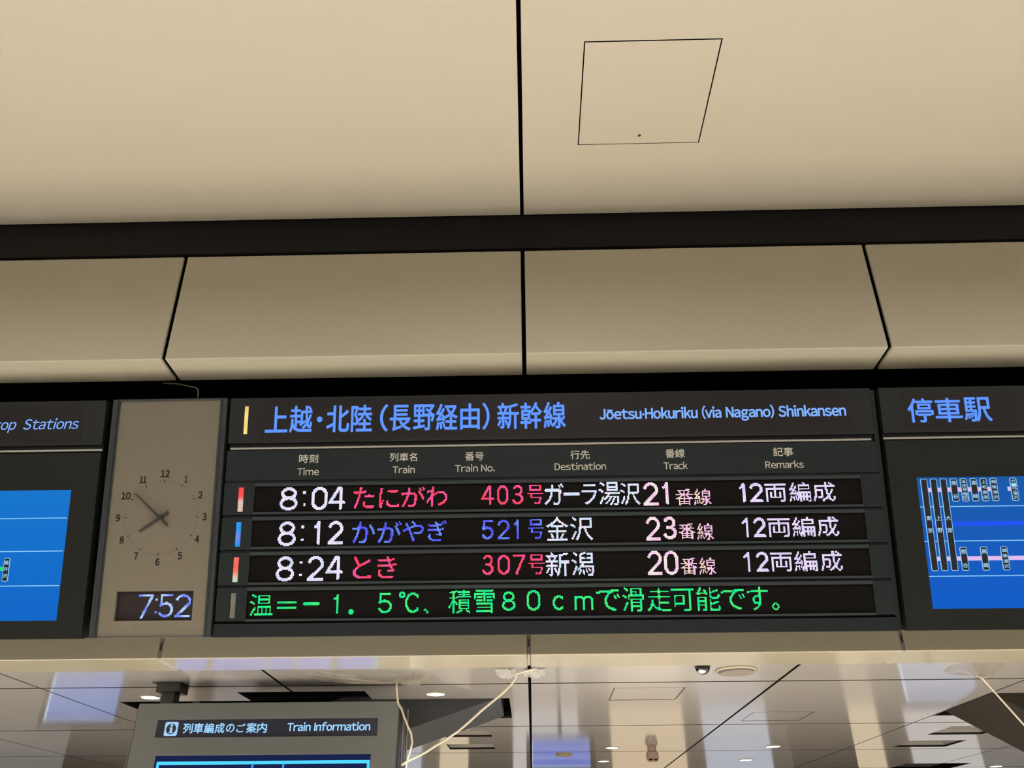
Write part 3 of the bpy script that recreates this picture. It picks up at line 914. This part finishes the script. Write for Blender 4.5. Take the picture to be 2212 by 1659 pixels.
isg = thing('information_sign', 'grey hanging train information sign with blue-lit lettering below the clock', 'information sign', (sx(-1.85), 6.05, Z))
ox = -sx(-1.85)
XL, XR, ZT, ZB = sx(-2.776) + ox, sx(-0.930) + ox, sz(1.026), -1.05
MB().box(XL - .022, XR + .004, 0.03, 0.40, ZB - .01, ZT - .004).build('housing', sign_dark, isg, bevel=.012)
pa = (sx(-2.621) + ox, sx(-1.070) + ox, sz(0.801), sz(0.9175))
lb_ = (sx(-2.59) + ox, sx(-1.103) + ox, -0.55, sz(0.685))
face = MB().sheet(XL, XR, ZB, ZT, 0.0, 0.035, [pa, lb_], 'xz').build('front_plate', sign_m, isg, bevel=.002)
tp = MB().box(pa[0], pa[1], .006, .02, pa[2], pa[3]).build('text_panel', mat('navy_panel', (20, 22, 36), .4, noise=.02, spec=.3), face)
kx0, kx1 = sx(-2.437) + ox, sx(-1.842) + ox
m_ = MB()
kt = '列車編成のご案内'
for i, c in enumerate(kt):
    w = (kx1 - kx0) / len(kt)
    sm = .04 if c not in 'のご' else .1
    m_ = MB()
    letter(m_, c, kx0 + w * (i + sm), kx0 + w * (i + 1 - sm), sz(.827) + (0.004 if c in 'のご' else 0), sz(.893) - (.006 if c in 'のご' else 0), .0045, fat=.02)
    m_.build('sign_character', glow('sign_letters', (156, 210, 255), 1.1), tp)['kind'] = 'stuff'
words(['Train', 'Information'], sx(-1.703) + ox, sx(-1.121) + ox, sz(.836), sz(.8885), .0045, .03, MATS['sign_letters'], tp, 'sign_word', cap='T')
ic = (sx(-2.564) + ox, sx(-2.472) + ox, sz(.811), sz(.9025))
cxm, czm = (ic[0] + ic[1]) / 2, (ic[2] + ic[3]) / 2
q = []
for cx, cz, a in ((ic[1] - .012, ic[3] - .012, 0), (ic[0] + .012, ic[3] - .012, 90), (ic[0] + .012, ic[2] + .012, 180), (ic[1] - .012, ic[2] + .012, 270)):
    q += [(cx + .012 * math.cos(math.radians(a + 22.5 * i)), cz + .012 * math.sin(math.radians(a + 22.5 * i))) for i in range(5)]
icn = MB().prism(q, .006, .004, 'y').build('info_symbol', glow('icon_blue', (166, 212, 252), 1.0), tp)
MB().lathe([(.034, .004), (.034, .003)], (cxm, 0, czm), 32, 'y').build('symbol_disc', lcd_black, icn)
MB().box(cxm - .006, cxm + .009, .0015, .003, czm - .026, czm + .010).box(cxm - .011, cxm + .009, .0015, .003, czm + .003, czm + .010).box(cxm - .012, cxm + .015, .0015, .003, czm - .026, czm - .020).lathe([(.0085, .003), (.0085, .0015)], (cxm + .002, 0, czm + .022), 16, 'y').build('symbol_letter', MATS['icon_blue'], icn)
ls = MB().box(lb_[0], lb_[1], .008, .03, lb_[2], lb_[3]).build('lcd_screen', glow('lcd_navy', (26, 36, 74), 1.0), face)
zt = sz(.643)
m_ = MB()
x0, x1 = lb_[0] + .015, lb_[1] - .004
m_.box(x0, x1, .006, .0085, zt - .016, zt + .004).box(x0, x0 + .018, .006, .0085, -.5, zt).box(x1 - .018, x1, .006, .0085, -.5, zt)
m_.box(x0, x1, .006, .0085, .40, .412).box(x0, x1, .006, .0085, .0, .012).box(x0, x1, .006, .0085, -.5, -.488)
m_.build('table_border', glow('lcd_cyan', (70, 190, 255), 1.4), ls)
m_ = MB()
for x in (-1.911, -1.699):
    m_.box(sx(x) + ox - .006, sx(x) + ox + .006, .006, .0085, -.5, zt - .01)
m_.build('table_divider', glow('lcd_cyan_thin', (60, 150, 240), 1.2), ls)
cell = glow('lcd_cell', (40, 112, 255), 1.25)
for (c0, c1) in ((x0 + .03, x0 + .22), (x0 + .26, sx(-1.93) + ox), (sx(-1.895) + ox, sx(-1.715) + ox), (sx(-1.68) + ox, x1 - .32), (x1 - .28, x1 - .03)):
    for (z0, z1) in ((.43, .565), (.05, .385), (-.47, -.02)):
        MB().box(c0, c1, .007, .0085, z0, z1).build('table_cell', cell, ls)
# right-hand conduits and hanger of the sign
MB().tube([(XR + .018, .12, ZT - .05), (XR + .020, .12, ZT - .3), (XR + .020, .12, ZB)], .006, 8).build('conduit', steel, isg, smooth=True)
MB().tube([(XR + .034, .22, ZT - .02), (XR + .036, .22, ZT - .3), (XR + .036, .22, ZB)], .006, 8).build('conduit', steel, isg, smooth=True)
MB().box(-2.58 + ox - .055, -2.58 + ox + .045, .15, .25, ZT - .01, 1.145).build('hanger_post', sign_dark, isg, bevel=.008)
MB().box(-2.665 + ox, -2.495 + ox, .12, .28, 1.100, 1.163).box(-2.70 + ox, -2.49 + ox, .10, .30, 1.1605, 1.1650).build('ceiling_flange', sign_dark, isg, bevel=.004)
MB().box(sx(-2.44) + ox, sx(-2.385) + ox, .1, .16, ZT - .005, ZT + .028).box(sx(-2.38) + ox, sx(-2.17) + ox, .1, .16, ZT - .005, ZT + .010).build('top_bracket', sign_dark, isg)
MB().box(sx(-1.165) + ox, sx(-1.105) + ox, .1, .16, ZT - .005, ZT + .022).build('top_bracket', sign_dark, isg)

# ================================================================== CEILING FITTINGS
lamp_face = glow('downlight_face', (255, 247, 224), 3.0)
dl = [(-0.732, 6.741, .075, 'round recessed downlight right above the train information sign'),
      (-2.952, 6.76, .075, 'round recessed downlight partly hidden by the sign hanger post'),
      (0.901, 10.161, .075, 'nearer of the two small downlights right of the centre seam'),
      (0.906, 11.516, .075, 'farther of the two small downlights right of the centre seam'),
      (2.699, 10.162, .085, 'nearer downlight right of the thick diagonal ceiling seam'),
      (2.692, 11.494, .085, 'farther downlight right of the thick diagonal ceiling seam'),
      (6.30, 12.55, .085, 'downlight cut by the bottom right corner of the picture')]
for i, (x, y, r, lab_) in enumerate(dl):
    t = thing('downlight', lab_, 'ceiling light', (x, y, LZ), 'round downlights in the low ceiling')
    MB().lathe([(r + .004, 0), (r + .004, -.003), (r - .004, -.005), (r - .004, 0)], (0, 0, 0), 32).build('trim_ring', cream_beam, t, smooth=False)
    o = MB().lathe([(r - .005, -.001), (r - .008, -.0055), (r * .5, -.0085), (r * .12, -.009)], (0, 0, 0), 32).build('lens', lamp_face, t, smooth=True)

t = thing('ceiling_speaker', 'large round cream ceiling speaker next to the black dome camera', 'speaker', (1.405, 5.945, LZ))
MB().lathe([(.142, 0), (.142, -.008), (.132, -.014), (.118, -.012), (.116, 0)], (0, 0, 0), 48).build('rim', cream_beam, t, smooth=True)
MB().lathe([(.117, -.001), (.115, -.024), (.04, -.026), (.005, -.026)], (.003, -.006, 0), 48).build('grille', mat('grille', (104, 97, 90), .7, bump=.3, bscale=500), t, smooth=False)
t = thing('dome_camera', 'small black and chrome dome camera just below the beam, left of the round speaker', 'camera', (1.155, 5.825, LZ))
MB().lathe([(.052, 0), (.052, -.006), (.048, -.008)], (0, 0, 0), 32).build('base_ring', sign_dark, t)
MB().lathe([(.049 * math.cos(a * math.pi / 16), -.006 - .046 * math.sin(a * math.pi / 16)) for a in range(8)], (0, 0, 0), 32).build('dome', mat('dome_black', (8, 8, 9), .08), t, smooth=True)
m_ = MB()
v, f = [], []
for i in range(21):
    ph = math.radians(180 + 110 * i / 20)
    hw = .10 + .22 * math.sin(math.pi * i / 20)
    for q in (-hw, 0, hw):
        el = math.radians(48) + q
        v.append((.0505 * math.cos(el) * math.cos(ph), .0505 * math.cos(el) * math.sin(ph), -.006 - .0475 * math.sin(el)))
for i in range(20):
    for j in range(2):
        f.append((i * 3 + j, i * 3 + j + 1, i * 3 + j + 4, i * 3 + j + 3))
m_.add(v, f).build('chrome_crescent', mat('chrome', (215, 213, 206), .15, metal=1), t, smooth=True)
t = thing('round_vent', 'flat beige round ceiling disc in front of the blue reflection', 'vent', (0.382, 10.784, LZ))
MB().lathe([(.10, 0), (.10, -.012), (.085, -.018), (.02, -.019)], (0, 0, 0), 32).build('disc', mat('vent_beige', (150, 134, 110), .5), t)
t = thing('smoke_detector', 'pinkish brown eight-sided detector hanging from the low ceiling', 'detector', (1.361, 10.28, LZ))
MB().lathe([(.05, 0), (.05, -.03), (.068, -.04), (.070, -.10), (.055, -.135), (.01, -.137)], (0, 0, 0), 8).build('body', mat('detector_body', (158, 130, 116), .5), t)
MB().box(-.045, -.008, -.064, -.03, -.128, -.112).box(.008, .045, -.064, -.03, -.128, -.112).build('slot', slit_m, t)

# ---- plastic sheets that catch a leak, with drain tubes
pm = bpy.data.materials.new('clear_plastic')
pm.use_nodes = True
pb = pm.node_tree.nodes['Principled BSDF']
pb.inputs['Base Color'].default_value = (*lin((176, 168, 150)), 1)
pb.inputs['Roughness'].default_value = .12
pb.inputs['Alpha'].default_value = .26
pb.inputs['Specular IOR Level'].default_value = 1.0
tpn = pm.node_tree.nodes.new('ShaderNodeTexNoise'); tpn.inputs['Scale'].default_value = 30
tpb = pm.node_tree.nodes.new('ShaderNodeBump'); tpb.inputs['Strength'].default_value = .6; tpb.inputs['Distance'].default_value = .02
pm.node_tree.links.new(tpn.outputs['Fac'], tpb.inputs['Height']); pm.node_tree.links.new(tpb.outputs['Normal'], pb.inputs['Normal'])
tube_m = mat('tube_white', (206, 196, 174), .3, coat=.4)


def funnel(m, cx, cy, rx, ry, ax, ay, az, seed, n=40, k=9):
    rr = random.Random(seed)
    ph = [rr.uniform(.75, 1.0) for _ in range(n)]
    v, f = [], []
    for j in range(k + 1):
        t = j / k
        for i in range(n):
            a = 2 * math.pi * i / n
            s = 1 - t
            wv = (rr.uniform(-.012, .012) + .010 * (1 if i % 2 else -1)) * math.sin(math.pi * min(1, t * 1.05))
            c_, s_ = math.cos(a), math.sin(a)
            bx_ = cx + rx * ph[i] * (abs(c_) ** .5) * (1 if c_ > 0 else -1)
            by_ = cy + ry * (abs(s_) ** .5) * (1 if s_ > 0 else -1)
            v.append((bx_ * s ** .8 + ax * (1 - s ** .8) if j else bx_, by_ * s + ay * t, LZ - .002 + (az - LZ) * t ** .75 + wv * (1.6 if i < n / 4 or i > 3 * n / 4 else .5)))
    for j in range(k):
        for i in range(n):
            f.append((j * n + i, j * n + (i + 1) % n, (j + 1) * n + (i + 1) % n, (j + 1) * n + i))
    m.add(v, f)


t = thing('leak_catcher', 'crinkled clear plastic sheet with drain tube taped under the ceiling above the information sign', 'plastic sheet', (-0.9, 5.95, LZ))
m_ = MB(); funnel(m_, -1.07, 6.02, .50, .20, -0.915, 5.95, LZ - .062, 3)
s_ = m_.build('plastic_sheet', pm, None, smooth=False)
s_.parent = t; s_.matrix_parent_inverse = Matrix.Translation((0.9, -5.95, -LZ))
tb = MB().tube([(-0.915, 5.95, LZ - .055), (-0.912, 5.93, 1.07 + Z), (-0.905, 5.93, 1.02 + Z), (-0.893, 5.92, .965 + Z), (-0.868, 5.91, .93 + Z), (-0.845, 5.88, .88 + Z), (-0.815, 5.86, .82 + Z), (-0.785, 5.85, .765 + Z), (-0.775, 5.85, .71 + Z), (-0.788, 5.86, .655 + Z), (-0.815, 5.92, .60 + Z), (-.83, 5.95, .3 + Z)], lambda q: .0065, 8).build('drain_tube', tube_m, None, smooth=True)
tb.parent = t; tb.matrix_parent_inverse = Matrix.Translation((0.9, -5.95, -LZ))

t = thing('taped_tube', 'white drain tube taped at the centre ceiling seam, sloping down left to the sign', 'tube', (-0.05, 5.85, LZ))
tp_ = [(0.035, 5.80, 1.158 + Z), (-.03, 5.84, 1.150 + Z), (-.092, 5.88, 1.143 + Z), (-.103, 5.90, 1.112 + Z), (-.135, 5.90, 1.07 + Z), (-.191, 5.90, 1.019 + Z), (-.26, 5.90, .965 + Z), (-.33, 5.90, .911 + Z), (-.41, 5.90, .842 + Z), (-.481, 5.90, .785 + Z), (-.571, 5.90, .728 + Z), (-.64, 5.90, .69 + Z), (-.69, 5.90, .659 + Z), (-.75, 5.90, .63 + Z), (-.80, 5.90, .608 + Z), (-.845, 5.92, .585 + Z)]
tb = MB().tube(tp_, .0075, 8).build('drain_tube', tube_m, None, smooth=True)
tb.parent = t; tb.matrix_parent_inverse = Matrix.Translation((0.05, -5.85, -LZ))
m_ = MB()
rr = random.Random(8)
for (x0, x1) in ((-.235, -.10), (-.045, .10)):
    n = 12
    v, f = [], []
    for i in range(n + 1):
        for j in range(5):
            xx = x0 + (x1 - x0) * i / n
            v.append((xx, 5.80 + .055 * j, LZ - .004 - (.012 * rr.random() + .020 * math.sin(math.pi * i / n) * (j > 1))))
    for i in range(n):
        for j in range(4):
            f.append((i * 5 + j, i * 5 + j + 1, (i + 1) * 5 + j + 1, (i + 1) * 5 + j))
    m_.add(v, f)
tpm = pm.copy(); tpm.name = 'shiny_tape'
tpm.node_tree.nodes['Principled BSDF'].inputs['Alpha'].default_value = .7
tpm.node_tree.nodes['Principled BSDF'].inputs['Base Color'].default_value = (*lin((232, 228, 222)), 1)
s_ = m_.build('tape', tpm, None)
s_.parent = t; s_.matrix_parent_inverse = Matrix.Translation((0.05, -5.85, -LZ))

t = thing('leak_catcher', 'clear plastic funnel with drain tube hanging from the low ceiling at the right edge', 'plastic sheet', (3.0, 5.95, LZ))
m_ = MB(); funnel(m_, 3.02, 5.92, .22, .16, 3.008, 5.92, LZ - .055, 5, 28, 7)
s_ = m_.build('plastic_sheet', pm, None)
s_.parent = t; s_.matrix_parent_inverse = Matrix.Translation((-3.0, -5.95, -LZ))
tb = MB().tube([(3.008, 5.92, LZ - .055), (3.03, 5.90, 1.085 + Z), (3.061, 5.90, 1.036 + Z), (3.109, 5.90, .959 + Z), (3.215, 5.90, .792 + Z), (3.42, 5.90, .50 + Z), (3.5, 5.90, .2 + Z)], lambda q: .0085 if q < .3 else .006, 8).build('drain_tube', tube_m, None, smooth=True)
tb.parent = t; tb.matrix_parent_inverse = Matrix.Translation((-3.0, -5.95, -LZ))

# ================================================================== SCREENS OF THE FAR HALL (seen mirrored in the glossy ceiling)
def hall_screen(x, y, z0, z1, w, label, rgb, rows_, st=1.6):
    t = thing('hall_display', label, 'display', (x, y, z0 + Z), 'lit displays of the far hall')
    h = z1 - z0
    MB().box(-w / 2 - .08, w / 2 + .08, .02, .25, -.08, h + .08).build('housing', sign_dark, t, bevel=.01)
    s = MB().box(-w / 2, w / 2, .005, .02, 0, h).build('lcd_screen', glow('hall_%d%d%d' % rgb, rgb, st), t)
    m = MB()
    for k in range(rows_ + 1):
        m.box(-w / 2, w / 2, 0, .006, h * k / rows_ - .008, h * k / rows_ + .008)
    m.box(-w / 2, -w / 2 + .016, 0, .006, 0, h)
    m.build('grid_line', glow('hall_line', (206, 226, 255), 1.6), s)
    MB().box(-.03, .03, .1, .16, -z0 - Z, -.07).box(-.25, .25, -.05, .3, -z0 - Z, -z0 - Z + .03).build('stand', sign_dark, t)
    return t


hall_screen(-5.45, 10.6, .20, .74, .85, 'blue display on a stand at the left of the far hall', (84, 142, 244), 4, .8)
hall_screen(0.45, 14.0, .60, .98, .9, 'blue display on a stand at the centre of the far hall', (96, 124, 250), 3, .8)
hall_screen(5.1, 11.0, .0, .55, .9, 'pale blue display on a stand at the right of the far hall', (150, 170, 210), 3, .8)
